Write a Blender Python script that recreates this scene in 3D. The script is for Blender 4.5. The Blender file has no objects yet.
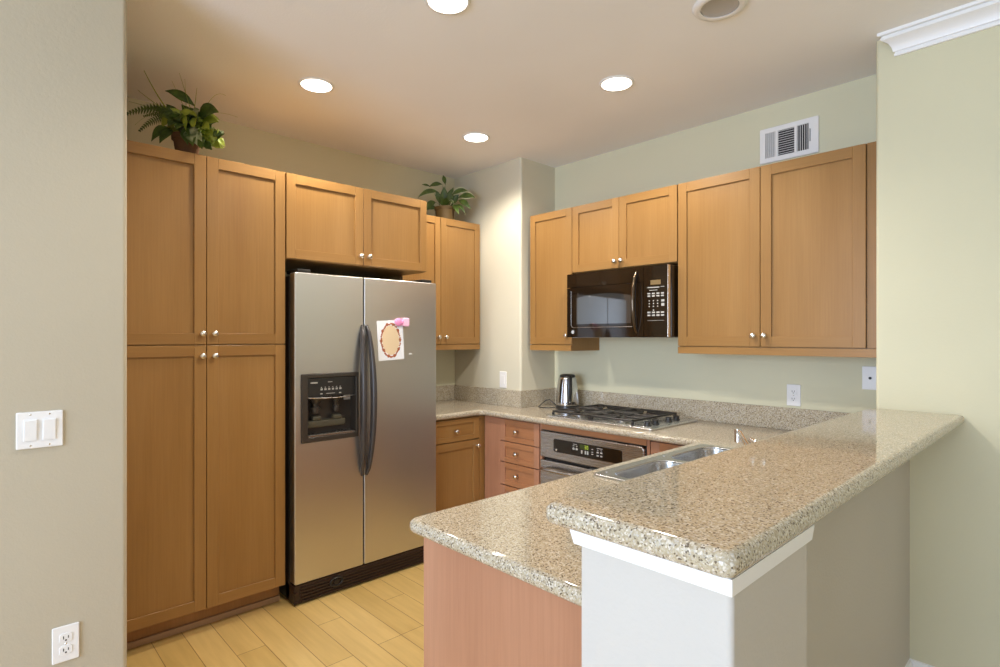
import bpy, bmesh, math, random
from mathutils import Vector, Matrix
random.seed(7)
C = bpy.context.scene.collection
S = bpy.context.scene
PI = math.pi

# ------------------------------------------------------------------ camera, world, daylight, exposure
cam_d = bpy.data.cameras.new('camera')
cam = bpy.data.objects.new('camera', cam_d); C.objects.link(cam)
cam.location = (0, 0, 1.411)
cam.rotation_euler = (PI/2, 0, math.radians(46.609))
cam_d.sensor_width = 36.0
cam_d.lens = 558.3*36/1000
cam_d.shift_y = 4.25/1000
cam_d.clip_start = 0.05
S.camera = cam

W = bpy.data.worlds.new('sky'); S.world = W; W.use_nodes = True
bg = W.node_tree.nodes['Background']
bg.inputs['Color'].default_value = (0.80, 0.90, 1.0, 1)
bg.inputs['Strength'].default_value = 0.9

def area(name, loc, rot, sx, sy, energy, color):
    d = bpy.data.lights.new(name, 'AREA'); d.shape = 'RECTANGLE'; d.size = sx; d.size_y = sy
    d.energy = energy; d.color = color
    o = bpy.data.objects.new(name, d); C.objects.link(o); o.location = loc; o.rotation_euler = rot
    return o
# daylight through the rear living room window, then unseen fill added at the right
area('daylight_and_fill', (-0.45, -3.46, 1.45), (PI/2, 0, 0), 2.3, 1.7, 185, (0.58, 0.74, 1.0))
area('daylight_and_fill', (3.16, -1.2, 1.45), (PI/2, 0, PI/2), 2.0, 1.7, 13, (0.80, 0.88, 1.0))
CAN_ENERGY = 39
CAN_COLOR = (1.0, 0.935, 0.845)

vs = S.view_settings
vs.view_transform = 'Standard'
try: vs.look = 'None'
except Exception: pass
vs.gamma = 1.0; vs.use_curve_mapping = False
vs.exposure = 0.19
S.cycles.max_bounces = 10
S.cycles.diffuse_bounces = 6
S.cycles.sample_clamp_indirect = 8

# ------------------------------------------------------------------ materials
def new_mat(name):
    m = bpy.data.materials.new(name); m.use_nodes = True
    nt = m.node_tree; b = nt.nodes['Principled BSDF']
    return m, nt, b
def plain(name, col, rough=0.5, metal=0.0, spec=0.5, coat=0.0):
    m, nt, b = new_mat(name)
    b.inputs['Base Color'].default_value = (*col, 1); b.inputs['Roughness'].default_value = rough
    b.inputs['Metallic'].default_value = metal; b.inputs['Specular IOR Level'].default_value = spec
    b.inputs['Coat Weight'].default_value = coat
    return m
def nd(nt, t, **k):
    n = nt.nodes.new(t)
    for a, v in k.items(): setattr(n, a, v)
    return n
def tex_coord(nt, scale=(1, 1, 1), loc=(0, 0, 0)):
    tc = nd(nt, 'ShaderNodeTexCoord'); mp = nd(nt, 'ShaderNodeMapping')
    mp.inputs['Scale'].default_value = scale; mp.inputs['Location'].default_value = loc
    nt.links.new(tc.outputs['Object'], mp.inputs['Vector']); return mp.outputs['Vector']
def noise(nt, vec, scale, detail=4, rough=0.55):
    n = nd(nt, 'ShaderNodeTexNoise'); n.inputs['Scale'].default_value = scale
    n.inputs['Detail'].default_value = detail; n.inputs['Roughness'].default_value = rough
    if vec is not None: nt.links.new(vec, n.inputs['Vector'])
    return n.outputs['Fac']
def ramp(nt, fac, stops):
    r = nd(nt, 'ShaderNodeValToRGB'); e = r.color_ramp.elements
    while len(e) < len(stops): e.new(0.5)
    for i, (p, c) in enumerate(stops): e[i].position = p; e[i].color = (*c, 1)
    nt.links.new(fac, r.inputs['Fac']); return r.outputs['Color']
def mixc(nt, fac, a, b, mode='MIX'):
    m = nd(nt, 'ShaderNodeMix', data_type='RGBA', blend_type=mode)
    for s, v in ((m.inputs['Factor'], fac), (m.inputs['A'], a), (m.inputs['B'], b)):
        if isinstance(v, (int, float)): s.default_value = v
        elif isinstance(v, tuple): s.default_value = (*v, 1)
        else: nt.links.new(v, s)
    return m.outputs['Result']
def bump(nt, b, fac, strength, dist=0.002):
    n = nd(nt, 'ShaderNodeBump'); n.inputs['Strength'].default_value = strength; n.inputs['Distance'].default_value = dist
    nt.links.new(fac, n.inputs['Height']); nt.links.new(n.outputs['Normal'], b.inputs['Normal'])

def wood(name, dark, mid, light, horizontal=False, rough=0.34):
    m, nt, b = new_mat(name)
    sc1 = (1.1, 9, 9) if horizontal else (9, 9, 1.1)
    sc2 = (4, 150, 150) if horizontal else (150, 150, 4)
    f1 = noise(nt, tex_coord(nt, tuple(q*0.55 for q in sc1)), 1.0, 5)
    f2 = noise(nt, tex_coord(nt, sc2), 1.0, 3)
    c = ramp(nt, f1, [(0.28, dark), (0.5, mid), (0.75, light)])
    c2 = ramp(nt, f2, [(0.35, (0.91, 0.90, 0.88)), (0.65, (1.03, 1.03, 1.03))])
    c = mixc(nt, 0.7, c, c2, 'MULTIPLY')
    oi = nd(nt, 'ShaderNodeObjectInfo')
    c3 = ramp(nt, oi.outputs['Random'], [(0.0, (0.92, 0.91, 0.90)), (1.0, (1.04, 1.03, 1.02))])
    c = mixc(nt, 1.0, c, c3, 'MULTIPLY')
    nt.links.new(c, b.inputs['Base Color'])
    b.inputs['Roughness'].default_value = rough; b.inputs['Specular IOR Level'].default_value = 0.4
    bump(nt, b, f2, 0.05)
    return m
def paint(name, col, rough=0.75, peel=0.25):
    m, nt, b = new_mat(name)
    v = tex_coord(nt)
    big = noise(nt, v, 1.3, 2)
    c = ramp(nt, big, [(0.3, tuple(x*0.97 for x in col)), (0.7, tuple(min(1, x*1.02) for x in col))])
    nt.links.new(c, b.inputs['Base Color']); b.inputs['Roughness'].default_value = rough
    b.inputs['Specular IOR Level'].default_value = 0.25
    bump(nt, b, noise(nt, v, 110, 3), peel, 0.0015)
    return m
def granite(name):
    m, nt, b = new_mat(name)
    v = tex_coord(nt)
    base = ramp(nt, noise(nt, v, 170, 4, 0.65), [(0.30, (0.29, 0.225, 0.140)), (0.5, (0.45, 0.380, 0.260)), (0.72, (0.57, 0.52, 0.415))])
    grey = ramp(nt, noise(nt, tex_coord(nt, (1, 1, 1), (3, 1, 2)), 230, 3, 0.6), [(0.52, (0, 0, 0)), (0.64, (0.8, 0.8, 0.8))])
    c = mixc(nt, grey, base, (0.52, 0.49, 0.445))
    vo = nd(nt, 'ShaderNodeTexVoronoi'); vo.inputs['Scale'].default_value = 330
    nt.links.new(v, vo.inputs['Vector'])
    spk = nd(nt, 'ShaderNodeSeparateColor'); nt.links.new(vo.outputs['Color'], spk.inputs[0])
    dk = ramp(nt, spk.outputs[0], [(0.84, (0, 0, 0)), (0.88, (0.85, 0.85, 0.85))])
    c = mixc(nt, dk, c, (0.10, 0.068, 0.045))
    wt = ramp(nt, spk.outputs[1], [(0.86, (0, 0, 0)), (0.90, (0.8, 0.8, 0.8))])
    c = mixc(nt, wt, c, (0.72, 0.66, 0.56))
    nt.links.new(c, b.inputs['Base Color'])
    b.inputs['Roughness'].default_value = 0.07; b.inputs['Specular IOR Level'].default_value = 0.6
    return m
def planks(name):
    m, nt, b = new_mat(name)
    v = tex_coord(nt, (1, 1, 1), (0.35, -0.1004, 0))
    br = nd(nt, 'ShaderNodeTexBrick'); br.offset = 0.37; br.offset_frequency = 3; br.squash = 1
    br.inputs['Scale'].default_value = 1.0; br.inputs['Brick Width'].default_value = 0.95
    br.inputs['Row Height'].default_value = 0.1255; br.inputs['Mortar Size'].default_value = 0.0016
    br.inputs['Mortar Smooth'].default_value = 0.2; br.inputs['Bias'].default_value = 0
    br.inputs['Color1'].default_value = (0.55, 0.365, 0.120, 1); br.inputs['Color2'].default_value = (0.645, 0.445, 0.165, 1)
    br.inputs['Mortar'].default_value = (0.20, 0.11, 0.03, 1)
    nt.links.new(v, br.inputs['Vector'])
    f = noise(nt, tex_coord(nt, (1.4, 14, 1)), 2.0, 5)
    g = ramp(nt, f, [(0.3, (0.90, 0.88, 0.85)), (0.7, (1.06, 1.06, 1.06))])
    nt.links.new(mixc(nt, 1.0, br.outputs['Color'], g, 'MULTIPLY'), b.inputs['Base Color'])
    b.inputs['Roughness'].default_value = 0.33
    bump(nt, b, br.outputs['Fac'], -0.2, 0.001)
    return m
def brushed(name, col, rough, horizontal=True):
    m, nt, b = new_mat(name)
    f = noise(nt, tex_coord(nt, (3, 3, 400) if horizontal else (400, 3, 3)), 1.0, 3)
    b.inputs['Base Color'].default_value = (*col, 1); b.inputs['Metallic'].default_value = 1
    r = nd(nt, 'ShaderNodeMapRange'); r.inputs['To Min'].default_value = rough-0.05; r.inputs['To Max'].default_value = rough+0.05
    nt.links.new(f, r.inputs['Value']); nt.links.new(r.outputs['Result'], b.inputs['Roughness'])
    bump(nt, b, f, 0.012, 0.0004)
    return m
def glow(name, col, strength):
    m, nt, b = new_mat(name)
    b.inputs['Base Color'].default_value = (0.05, 0.04, 0.03, 1)
    b.inputs['Emission Color'].default_value = (*col, 1); b.inputs['Emission Strength'].default_value = strength
    return m
def leafmat(name, a, c):
    m, nt, b = new_mat(name)
    col = ramp(nt, noise(nt, tex_coord(nt), 25, 3), [(0.35, a), (0.65, c)])
    nt.links.new(col, b.inputs['Base Color']); b.inputs['Roughness'].default_value = 0.42
    return m

M = {}
M['wood'] = wood('maple_vertical', (0.275, 0.138, 0.039), (0.318, 0.168, 0.052), (0.358, 0.196, 0.066))
M['woodh'] = wood('maple_horizontal', (0.275, 0.138, 0.039), (0.318, 0.168, 0.052), (0.358, 0.196, 0.066), True)
M['wood_in'] = wood('maple_carcass', (0.30, 0.14, 0.05), (0.38, 0.19, 0.07), (0.44, 0.23, 0.09))
M['daylit'] = wood('maple_daylight_tint', (0.350, 0.160, 0.090), (0.415, 0.203, 0.118), (0.465, 0.240, 0.145))  # same maple as the other cabinets, daylight tint put into the colour
M['daylit_h'] = wood('maple_daylight_tint_horizontal', (0.34, 0.145, 0.064), (0.395, 0.178, 0.080), (0.44, 0.206, 0.098), True)
M['shoe'] = wood('pale_tan_strip', (0.36, 0.22, 0.12), (0.42, 0.27, 0.16), (0.47, 0.31, 0.19), True)
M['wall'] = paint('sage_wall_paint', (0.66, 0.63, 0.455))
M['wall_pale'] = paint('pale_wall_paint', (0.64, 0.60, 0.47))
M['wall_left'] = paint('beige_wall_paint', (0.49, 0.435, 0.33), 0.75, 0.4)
M['half'] = paint('half_wall_paint', (0.55, 0.52, 0.475), 0.7, 0.5)
M['ceil'] = paint('ceiling_paint', (0.88, 0.875, 0.89), 0.9, 0.45)
M['trim'] = plain('white_trim_paint', (0.85, 0.85, 0.86), 0.35)
M['white'] = plain('white_plastic', (0.82, 0.81, 0.80), 0.3)
M['slot'] = plain('dark_slot', (0.03, 0.03, 0.03), 0.6)
M['granite'] = granite('speckled_granite')
M['floor'] = planks('maple_planks')
M['steel'] = brushed('brushed_steel', (0.66, 0.65, 0.63), 0.36)
M['steel2'] = brushed('oven_steel', (0.44, 0.42, 0.41), 0.27)
M['sinksteel'] = plain('sink_steel', (0.66, 0.66, 0.65), 0.27, 1.0)
M['chrome'] = plain('chrome', (0.85, 0.85, 0.86), 0.06, 1.0)
M['nickel'] = plain('satin_nickel', (0.78, 0.74, 0.68), 0.22, 1.0)
M['black'] = plain('black_plastic', (0.018, 0.017, 0.016), 0.30)
M['handle'] = plain('dark_grey_handle', (0.060, 0.052, 0.050), 0.30, 0.2)
M['gloss'] = plain('glossy_dark_brown', (0.014, 0.008, 0.004), 0.07, 0.0, 0.4)
M['glass'] = plain('oven_window_glass', (0.035, 0.034, 0.032), 0.04, 0.0, 1.0, 0.6)
M['dgrey'] = plain('dark_brown_plastic', (0.042, 0.034, 0.027), 0.28)
M['grille'] = plain('brown_black_grille', (0.030, 0.014, 0.010), 0.35)
M['bronze'] = plain('glossy_dark_bronze', (0.13, 0.095, 0.065), 0.16, 1.0)
M['iron'] = plain('cast_iron', (0.022, 0.018, 0.015), 0.42)
M['mark'] = plain('printed_grey_white', (0.42, 0.41, 0.38), 0.5)
M['amber'] = glow('amber_display', (0.55, 0.30, 0.03), 0.35)
M['green'] = glow('green_digits', (0.50, 0.62, 0.03), 0.75)
M['lamp'] = glow('lamp_lens', (1.0, 0.93, 0.82), 7.0)
M['paper'] = plain('white_paper', (0.80, 0.82, 0.86), 0.7)
M['cream'] = plain('cream_paper', (0.72, 0.56, 0.36), 0.7)
M['rose'] = plain('brown_rose_print', (0.36, 0.105, 0.045), 0.7)
M['pink'] = plain('pink_plastic', (0.85, 0.30, 0.55), 0.35)
M['palepink'] = plain('pale_pink_plastic', (0.90, 0.52, 0.70), 0.35)
M['terra'] = plain('terracotta', (0.13, 0.062, 0.025), 0.8)
M['olivepot'] = plain('olive_brown_pot', (0.13, 0.08, 0.022), 0.6)
M['dolive'] = plain('dark_olive_plastic', (0.075, 0.068, 0.045), 0.35)
M['soil'] = plain('potting_soil', (0.03, 0.02, 0.012), 0.95)
M['leaf'] = leafmat('dark_leaf', (0.035, 0.070, 0.012), (0.090, 0.150, 0.022))
M['leaf2'] = leafmat('bright_leaf', (0.20, 0.27, 0.022), (0.36, 0.42, 0.055))
M['leafpale'] = leafmat('pale_leaf_edge', (0.50, 0.50, 0.30), (0.62, 0.60, 0.40))
M['leafvar'] = leafmat('silvery_leaf', (0.05, 0.10, 0.02), (0.42, 0.45, 0.28))
M['fern'] = leafmat('fern_green', (0.050, 0.090, 0.012), (0.11, 0.16, 0.022))

# ------------------------------------------------------------------ mesh helpers
class MB:
    def __init__(self): self.bm = bmesh.new()
    def box(self, x0, x1, y0, y1, z0, z1, bev=0.0, mi=0, seg=2):
        bm = self.bm
        r = bmesh.ops.create_cube(bm, size=1)
        vs_ = r['verts']
        for v in vs_:
            v.co = Vector(((x0+x1)/2+v.co.x*(x1-x0), (y0+y1)/2+v.co.y*(y1-y0), (z0+z1)/2+v.co.z*(z1-z0)))
        fs = list({f for v in vs_ for f in v.link_faces})
        for f in fs: f.material_index = mi
        if bev > 0:
            es = list({e for v in vs_ for e in v.link_edges})
            bmesh.ops.bevel(bm, geom=es, offset=bev, segments=seg, affect='EDGES', profile=0.5, material=-1)
        return self
    def rings(self, rings, mi=0, cap0=True, cap1=True, closed=True):
        bm = self.bm
        R = [[bm.verts.new(p) for p in ring] for ring in rings]
        n = len(R[0])
        for a, b in zip(R, R[1:]):
            for i in range(n if closed else n-1):
                f = bm.faces.new((a[i], a[(i+1) % n], b[(i+1) % n], b[i])); f.material_index = mi
        if closed and cap0: bm.faces.new(R[0][::-1]).material_index = mi
        if closed and cap1: bm.faces.new(R[-1]).material_index = mi
        return self
    def lathe(self, prof, origin=(0, 0, 0), axis=(0, 0, 1), n=24, mi=0, cap0=True, cap1=True):
        ax = Vector(axis).normalized()
        q = Vector((0, 0, 1)).rotation_difference(ax).to_matrix()
        o = Vector(origin); rr = []
        for r, z in prof:
            r = max(r, 1e-4)
            rr.append([o+q @ Vector((r*math.cos(2*PI*i/n), r*math.sin(2*PI*i/n), z)) for i in range(n)])
        return self.rings(rr, mi, cap0, cap1)
    def cyl(self, p0, p1, r, r2=None, n=16, mi=0):
        p0, p1 = Vector(p0), Vector(p1); d = p1-p0
        return self.lathe([(r, 0), (r if r2 is None else r2, d.length)], p0, d, n, mi)
    def tube(self, pts, r, n=10, mi=0, flat=1.0, upv=(0, 0, 1)):
        pts = [Vector(p) for p in pts]; rr = []
        for i, p in enumerate(pts):
            t = (pts[min(i+1, len(pts)-1)]-pts[max(i-1, 0)]).normalized()
            a = Vector(upv).cross(t)
            if a.length < 1e-3: a = Vector((1, 0, 0)).cross(t)
            a.normalize(); b = t.cross(a)
            ri = r[i] if isinstance(r, (list, tuple)) else r
            rr.append([p+a*(ri*math.cos(2*PI*k/n))+b*(ri*flat*math.sin(2*PI*k/n)) for k in range(n)])
        return self.rings(rr, mi)
    def slab(self, outline, z0, z1, bev=0.004, holes=(), mat4=None, mi=0, res=3):
        cu = bpy.data.curves.new('tmp', 'CURVE'); cu.dimensions = '2D'; cu.fill_mode = 'BOTH'
        for pts in (outline, *holes):
            sp = cu.splines.new('POLY'); sp.points.add(len(pts)-1)
            for i, p in enumerate(pts): sp.points[i].co = (p[0], p[1], 0, 1)
            sp.use_cyclic_u = True
        th = z1-z0; bev = min(bev, th/2-1e-5)
        cu.bevel_depth = bev; cu.bevel_resolution = res; cu.extrude = th/2-bev; cu.offset = -bev
        ob = bpy.data.objects.new('tmp', cu)
        me = ob.to_mesh()
        tmp = bmesh.new(); tmp.from_mesh(me); ob.to_mesh_clear()
        bmesh.ops.remove_doubles(tmp, verts=tmp.verts, dist=1e-5)
        T = Matrix.Translation((0, 0, (z0+z1)/2))
        if mat4 is not None: T = mat4 @ T
        tmp.transform(T)
        for f in tmp.faces: f.material_index = mi
        m2 = bpy.data.meshes.new('tmp'); tmp.to_mesh(m2); tmp.free()
        self.bm.from_mesh(m2)
        bpy.data.meshes.remove(m2); bpy.data.objects.remove(ob); bpy.data.curves.remove(cu)
        return self
    def sphere(self, c, rx, ry=None, rz=None, n=16, m=10, mi=0):
        ry = rx if ry is None else ry; rz = rx if rz is None else rz
        rr = []
        for j in range(m+1):
            t = PI*j/m-PI/2; cr = max(math.cos(t), 1e-3)
            rr.append([Vector((c[0]+rx*cr*math.cos(2*PI*i/n), c[1]+ry*cr*math.sin(2*PI*i/n), c[2]+rz*math.sin(t))) for i in range(n)])
        return self.rings(rr, mi)
    def build(self, name, mats, parent=None, angle=35, recalc=True):
        bm = self.bm
        if recalc: bmesh.ops.recalc_face_normals(bm, faces=bm.faces)
        me = bpy.data.meshes.new(name); bm.to_mesh(me); bm.free()
        for m in (mats if isinstance(mats, (list, tuple)) else [mats]): me.materials.append(m)
        me.polygons.foreach_set('use_smooth', [True]*len(me.polygons))
        me.set_sharp_from_angle(angle=math.radians(angle))
        o = bpy.data.objects.new(name, me); C.objects.link(o)
        if recalc:
            w = o.modifiers.new('weighted_normals', 'WEIGHTED_NORMAL'); w.keep_sharp = True
        if parent is not None: o.parent = parent
        return o

def thing(name, label, cat, loc=(0, 0, 0), rz=0, group=None):
    o = bpy.data.objects.new(name, None); C.objects.link(o)
    o.empty_display_size = 0.05
    o.location = loc; o.rotation_euler = (0, 0, math.radians(rz))
    o['label'] = label; o['category'] = cat
    if group: o['group'] = group
    return o
def tag(o, label, cat, group=None, loc=None):
    o['label'] = label; o['category'] = cat
    if group: o['group'] = group
    return o
def struct(o, label=None):
    o['kind'] = 'structure'
    if label: o['label'] = label
    return o
def rpoly(pts, rad, n=6):
    """polygon with rounded corners; rad is a number or one per corner"""
    out = []; N = len(pts)
    for i in range(N):
        r = rad[i] if isinstance(rad, (list, tuple)) else rad
        p = Vector((*pts[i], 0)); a = Vector((*pts[i-1], 0)); b = Vector((*pts[(i+1) % N], 0))
        if r <= 0: out.append(tuple(pts[i])); continue
        d1 = (a-p).normalized(); d2 = (b-p).normalized()
        ang = d1.angle(d2); t = r/math.tan(ang/2)
        c = p+(d1+d2).normalized()*(r/math.sin(ang/2))
        s = p+d1*t-c; e = p+d2*t-c
        a0 = math.atan2(s.y, s.x); a1 = math.atan2(e.y, e.x)
        da = (a1-a0+PI) % (2*PI)-PI
        for k in range(n+1): out.append((c.x+r*math.cos(a0+da*k/n), c.y+r*math.sin(a0+da*k/n)))
    return out
def rect(x0, x1, y0, y1, r=0, n=6): return rpoly([(x0, y0), (x1, y0), (x1, y1), (x0, y1)], r, n)
FRONT = Matrix(((1, 0, 0, 0), (0, 0, -1, 0), (0, 1, 0, 0), (0, 0, 0, 1)))     # slab XY -> XZ, thickness towards -Y

# ------------------------------------------------------------------ the room shell
CEIL = 2.697; XW = -3.535; YR = 3.205; YN = 2.85; XC = -0.641
m = MB(); m.box(-3.7, 3.35, -3.65, 3.35, -0.1, 0.0); struct(m.build('floor', M['floor']))
m = MB(); m.box(-3.7, 3.35, -3.65, 3.35, CEIL, CEIL+0.1); struct(m.build('ceiling', M['ceil']))
m = MB(); m.box(XW-0.12, XW, 0.386, YR, 0, CEIL); struct(m.build('wall_fridge_side', M['wall']))
m = MB(); m.box(XW-0.12, XC+0.02, YR, YR+0.12, 0, CEIL); struct(m.build('wall_range_side', M['wall']))
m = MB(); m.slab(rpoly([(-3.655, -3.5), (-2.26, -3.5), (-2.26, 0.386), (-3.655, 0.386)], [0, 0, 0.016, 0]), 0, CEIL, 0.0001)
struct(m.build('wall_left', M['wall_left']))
m = MB(); m.slab(rpoly([(XW, 2.838), (-2.787, 2.838), (-2.787, YR), (XW, YR)], [0, 0.016, 0, 0]), 0, CEIL, 0.0001)
struct(m.build('wall_corner_chase', M['wall_pale']))
m = MB(); m.slab(rpoly([(XC, YN), (3.2, YN), (3.2, YR+0.12), (XC, YR+0.12)], [0.014, 0, 0, 0]), 0, CEIL, 0.0001)
struct(m.build('wall_right', M['wall']))
# living room behind the camera: rear wall and far right wall with window openings
m = MB(); m.slab(rect(-3.6, 3.3, 0, CEIL), 0, 0.12, 0.0001, holes=[rect(-1.65, 0.75, 0.55, 2.35)], mat4=Matrix.Translation((0, -3.5, 0)) @ FRONT)
struct(m.build('wall_rear', M['wall_pale']))
SIDE = Matrix(((0, 0, 1, 0), (1, 0, 0, 0), (0, 1, 0, 0), (0, 0, 0, 1)))        # slab XY -> YZ
m = MB(); m.slab(rect(-3.5, 2.8, 0, CEIL), 0, 0.12, 0.0001, holes=[rect(-2.25, -0.15, 0.55, 2.35)], mat4=Matrix.Translation((3.2, 0, 0)) @ SIDE)
struct(m.build('wall_far_right', M['wall_pale']))
def window(name, w, h, loc, rz):
    r = bpy.data.objects.new(name, None); C.objects.link(r); r.location = loc; r.rotation_euler = (0, 0, math.radians(rz)); r['kind'] = 'structure'
    m = MB(); m.slab(rect(0, w, 0, h), 0, 0.05, 0.004, holes=[rect(0.05, w/2-0.025, 0.05, h-0.05), rect(w/2+0.025, w-0.05, 0.05, h-0.05)], mat4=FRONT)
    m.build('window_frame', M['trim'], r)
window('window_1', 2.4, 1.8, (-1.65, -3.53, 0.55), 0)
window('window_fill', 2.1, 1.8, (3.24, -2.25, 0.55), 90)  # unseen side window, added to go with the fill light
# half wall carrying the bar: broad pilaster at the near end, then a thinner wall
HT = 1.065
m = MB(); m.slab(rpoly([(-0.636, 0.803), (-0.358, 0.803), (-0.358, 1.118), (-0.52, 1.118), (-0.52, YN), (-0.636, YN)], [0.004, 0.010, 0.006, 0, 0, 0]), 0, HT, 0.0001)
struct(m.build('wall_half_height', M['half']))
def trim_ring(top, bot, z0, z1):
    def ring(d, z): return [Vector((x, y, z)) for x, y in ((-0.634-d, 0.803-d), (-0.358+d*0.45, 0.803-d), (-0.358+d*0.45, 1.118+d), (-0.634-d, 1.118+d))]
    m = MB(); m.rings([ring(bot, z0), ring(top, z1-0.004), ring(top, z1)])
    return m
struct(trim_ring(0.015, 0.010, HT-0.027, HT).build('trim_1', M['trim']), 'white flat moulding under the bar top')
# crown moulding on the right wall
prof = [(0, 2.603), (0.012, 2.603), (0.013, 2.614), (0.009, 2.616), (0.009, 2.619), (0.016, 2.622), (0.021, 2.640), (0.032, 2.656), (0.048, 2.664), (0.056, 2.668), (0.056, 2.678), (0.052, 2.680), (0.052, 2.683), (0.066, 2.685), (0.068, CEIL), (0, CEIL)]
m = MB()
x0c = -0.622
def crown_ring(base_x, mitre): return [Vector((base_x+(0.068-p)*mitre*0.9, YN-p, z)) for p, z in prof]
m.rings([crown_ring(x0c, 1.0), [Vector((3.2, YN-p, z)) for p, z in prof]])
struct(m.build('trim_2', M['trim']), 'white crown moulding at the ceiling')
bbp = [(0, 0), (0.013, 0), (0.013, 0.056), (0.008, 0.068), (0, 0.071)]
m = MB(); m.rings([[Vector((-0.52, YN-p, z)) for p, z in bbp], [Vector((3.2, YN-p, z)) for p, z in bbp]])
struct(m.build('baseboard_right', M['trim']))
m = MB(); m.rings([[Vector((-0.52+p, y, z)) for p, z in bbp] for y in (1.119, YN-0.0135)])
struct(m.build('baseboard_half_wall', M['trim']))

# ------------------------------------------------------------------ cabinets
KNOB = [(0.0055, 0), (0.0055, 0.010), (0.0065, 0.012), (0.0125, 0.016), (0.0150, 0.021), (0.0135, 0.026), (0.008, 0.029), (0.001, 0.030)]
def knob(parent, x, z, y=-0.02):
    m = MB(); m.lathe([(0.010, 0), (0.009, 0.002)]+KNOB[1:], (x, y, z), (0, -1, 0), 18)
    o = m.build('knob', M['nickel'], parent, 50); o['label'] = 'round satin nickel knob'
    return o
def shaker(name, root, x0, x1, z0, z1, kn=None, stile=0.056, rail=None, y=0.0, mats=('wood', 'woodh'), t=0.02):
    """framed door or drawer front: two stiles, two rails, recessed flat panel"""
    g = 0.0015; x0 += g; x1 -= g; z0 += g; z1 -= g
    rail = stile if rail is None else rail
    m = MB(); yf = y-t
    m.box(x0, x0+stile, yf, y, z0, z1, 0.0012, 0, 1)
    m.box(x1-stile, x1, yf, y, z0, z1, 0.0012, 0, 1)
    m.box(x0+stile, x1-stile, yf, y, z0, z0+rail, 0.0008, 1, 1)
    m.box(x0+stile, x1-stile, yf, y, z1-rail, z1, 0.0008, 1, 1)
    drawer = (z1-z0) < (x1-x0)*0.8 and name == 'drawer_front'
    m.box(x0+stile-0.002, x1-stile+0.002, yf+0.009, y, z0+rail-0.002, z1-rail+0.002, 0, 1 if drawer else 0)
    o = m.build(name, [M[k] for k in mats], root)
    if kn: knob(o, kn[0], kn[1], y-t)
    return o
def body(root, x0, x1, y0, y1, z0, z1, mats='wood', name='body', extra=None):
    m = MB(); m.box(x0, x1, y0, y1, z0, z1, 0.001, 0, 1)
    if extra: extra(m)
    return m.build(name, M[mats] if isinstance(mats, str) else mats, root)

# pantry cupboard, local x = world Y - 0.437, front plane X = -2.935
r = thing('pantry_cabinet', 'tall maple pantry cupboard with four doors left of the refrigerator', 'cabinet', (-2.935, 0.437, 0), 90)
w = 0.763
body(r, 0, w, 0, 0.597, 0.10, 2.287)
for a, b_, kx in ((0, 0.3805, 0.357), (0.3805, w, 0.414-0.01)):
    kx = 0.360 if a == 0 else 0.414
    d = shaker('door', r, a, b_, 1.378, 2.285, (kx, 1.431), 0.052)
    d = shaker('door', r, a, b_, 0.108, 1.376, (kx, 1.324), 0.052)
m = MB(); m.box(0, w, 0.065, 0.085, 0, 0.10); m.build('toe_kick', M['wood_in'], r)
m = MB(); m.box(0, w, 0.052, 0.0645, 0, 0.030, 0.003); o = m.build('shoe_moulding', M['shoe'], r); o['label'] = 'pale rounded strip along the floor'

# cabinet above the refrigerator
r = thing('wall_cabinet', 'two-door maple cabinet directly above the refrigerator', 'cabinet', (-2.935, 1.204, 1.83), 90)
body(r, 0, 0.909, 0, 0.597, 0, 0.457)
shaker('door', r, 0, 0.4555, 0.002, 0.455, (0.434, 0.056), 0.05)
shaker('door', r, 0.4555, 0.909, 0.002, 0.455, (0.488, 0.056), 0.05)

# corner wall cabinet right of the refrigerator
r = thing('wall_cabinet', 'maple wall cabinet with two tall doors in the back corner under the small plant', 'cabinet', (-3.225, 2.118, 1.323), 90)
body(r, 0, 0.702, 0, 0.305, 0.0, 0.957)
shaker('door', r, 0, 0.3275, 0.041, 0.955, (0.302, 0.093), 0.05)
shaker('door', r, 0.3275, 0.702, 0.041, 0.955, (0.366, 0.093), 0.05)
m = MB(); m.box(0, 0.702, -0.019, -0.0002, 0, 0.038, 0.001); m.build('light_rail', M['woodh'], r)

# range wall uppers: local frame = world
YF = 2.909
r = thing('wall_cabinet', 'narrow single-door maple cabinet left of the microwave', 'cabinet', (-2.745, YF, 1.323), 0)
body(r, 0, 0.374, 0, 0.294, 0.0, 0.957)
shaker('door', r, 0.0, 0.382, 0.041, 0.955, (0.342, 0.103), 0.05)
m = MB(); m.box(0, 0.374, -0.019, -0.0002, 0, 0.038, 0.001); m.build('light_rail', M['woodh'], r)
r = thing('wall_cabinet', 'short two-door maple cabinet directly above the microwave', 'cabinet', (-2.361, YF, 1.838), 0)
body(r, 0, 0.760, 0, 0.294, 0, 0.442)
shaker('door', r, 0, 0.368, 0.002, 0.440, (0.344, 0.046), 0.05)
shaker('door', r, 0.368, 0.760, 0.002, 0.440, (0.392, 0.046), 0.05)
r = thing('wall_cabinet', 'wide two-door maple cabinet right of the microwave below the vent', 'cabinet', (-1.598, YF, 1.323), 0)
body(r, 0, 0.955, 0, 0.294, 0.0, 0.957)
shaker('door', r, 0, 0.4525, 0.041, 0.955, (0.422, 0.099), 0.052)
shaker('door', r, 0.4525, 0.912, 0.041, 0.955, (0.476, 0.099), 0.052)
m = MB(); m.box(0.9145, 0.955, -0.012, -0.0002, 0.041, 0.955, 0.001); m.build('filler_strip', M['wood'], r)
m = MB(); m.box(0, 0.955, -0.019, -0.0002, 0, 0.038, 0.001); m.build('light_rail', M['woodh'], r)

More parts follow.
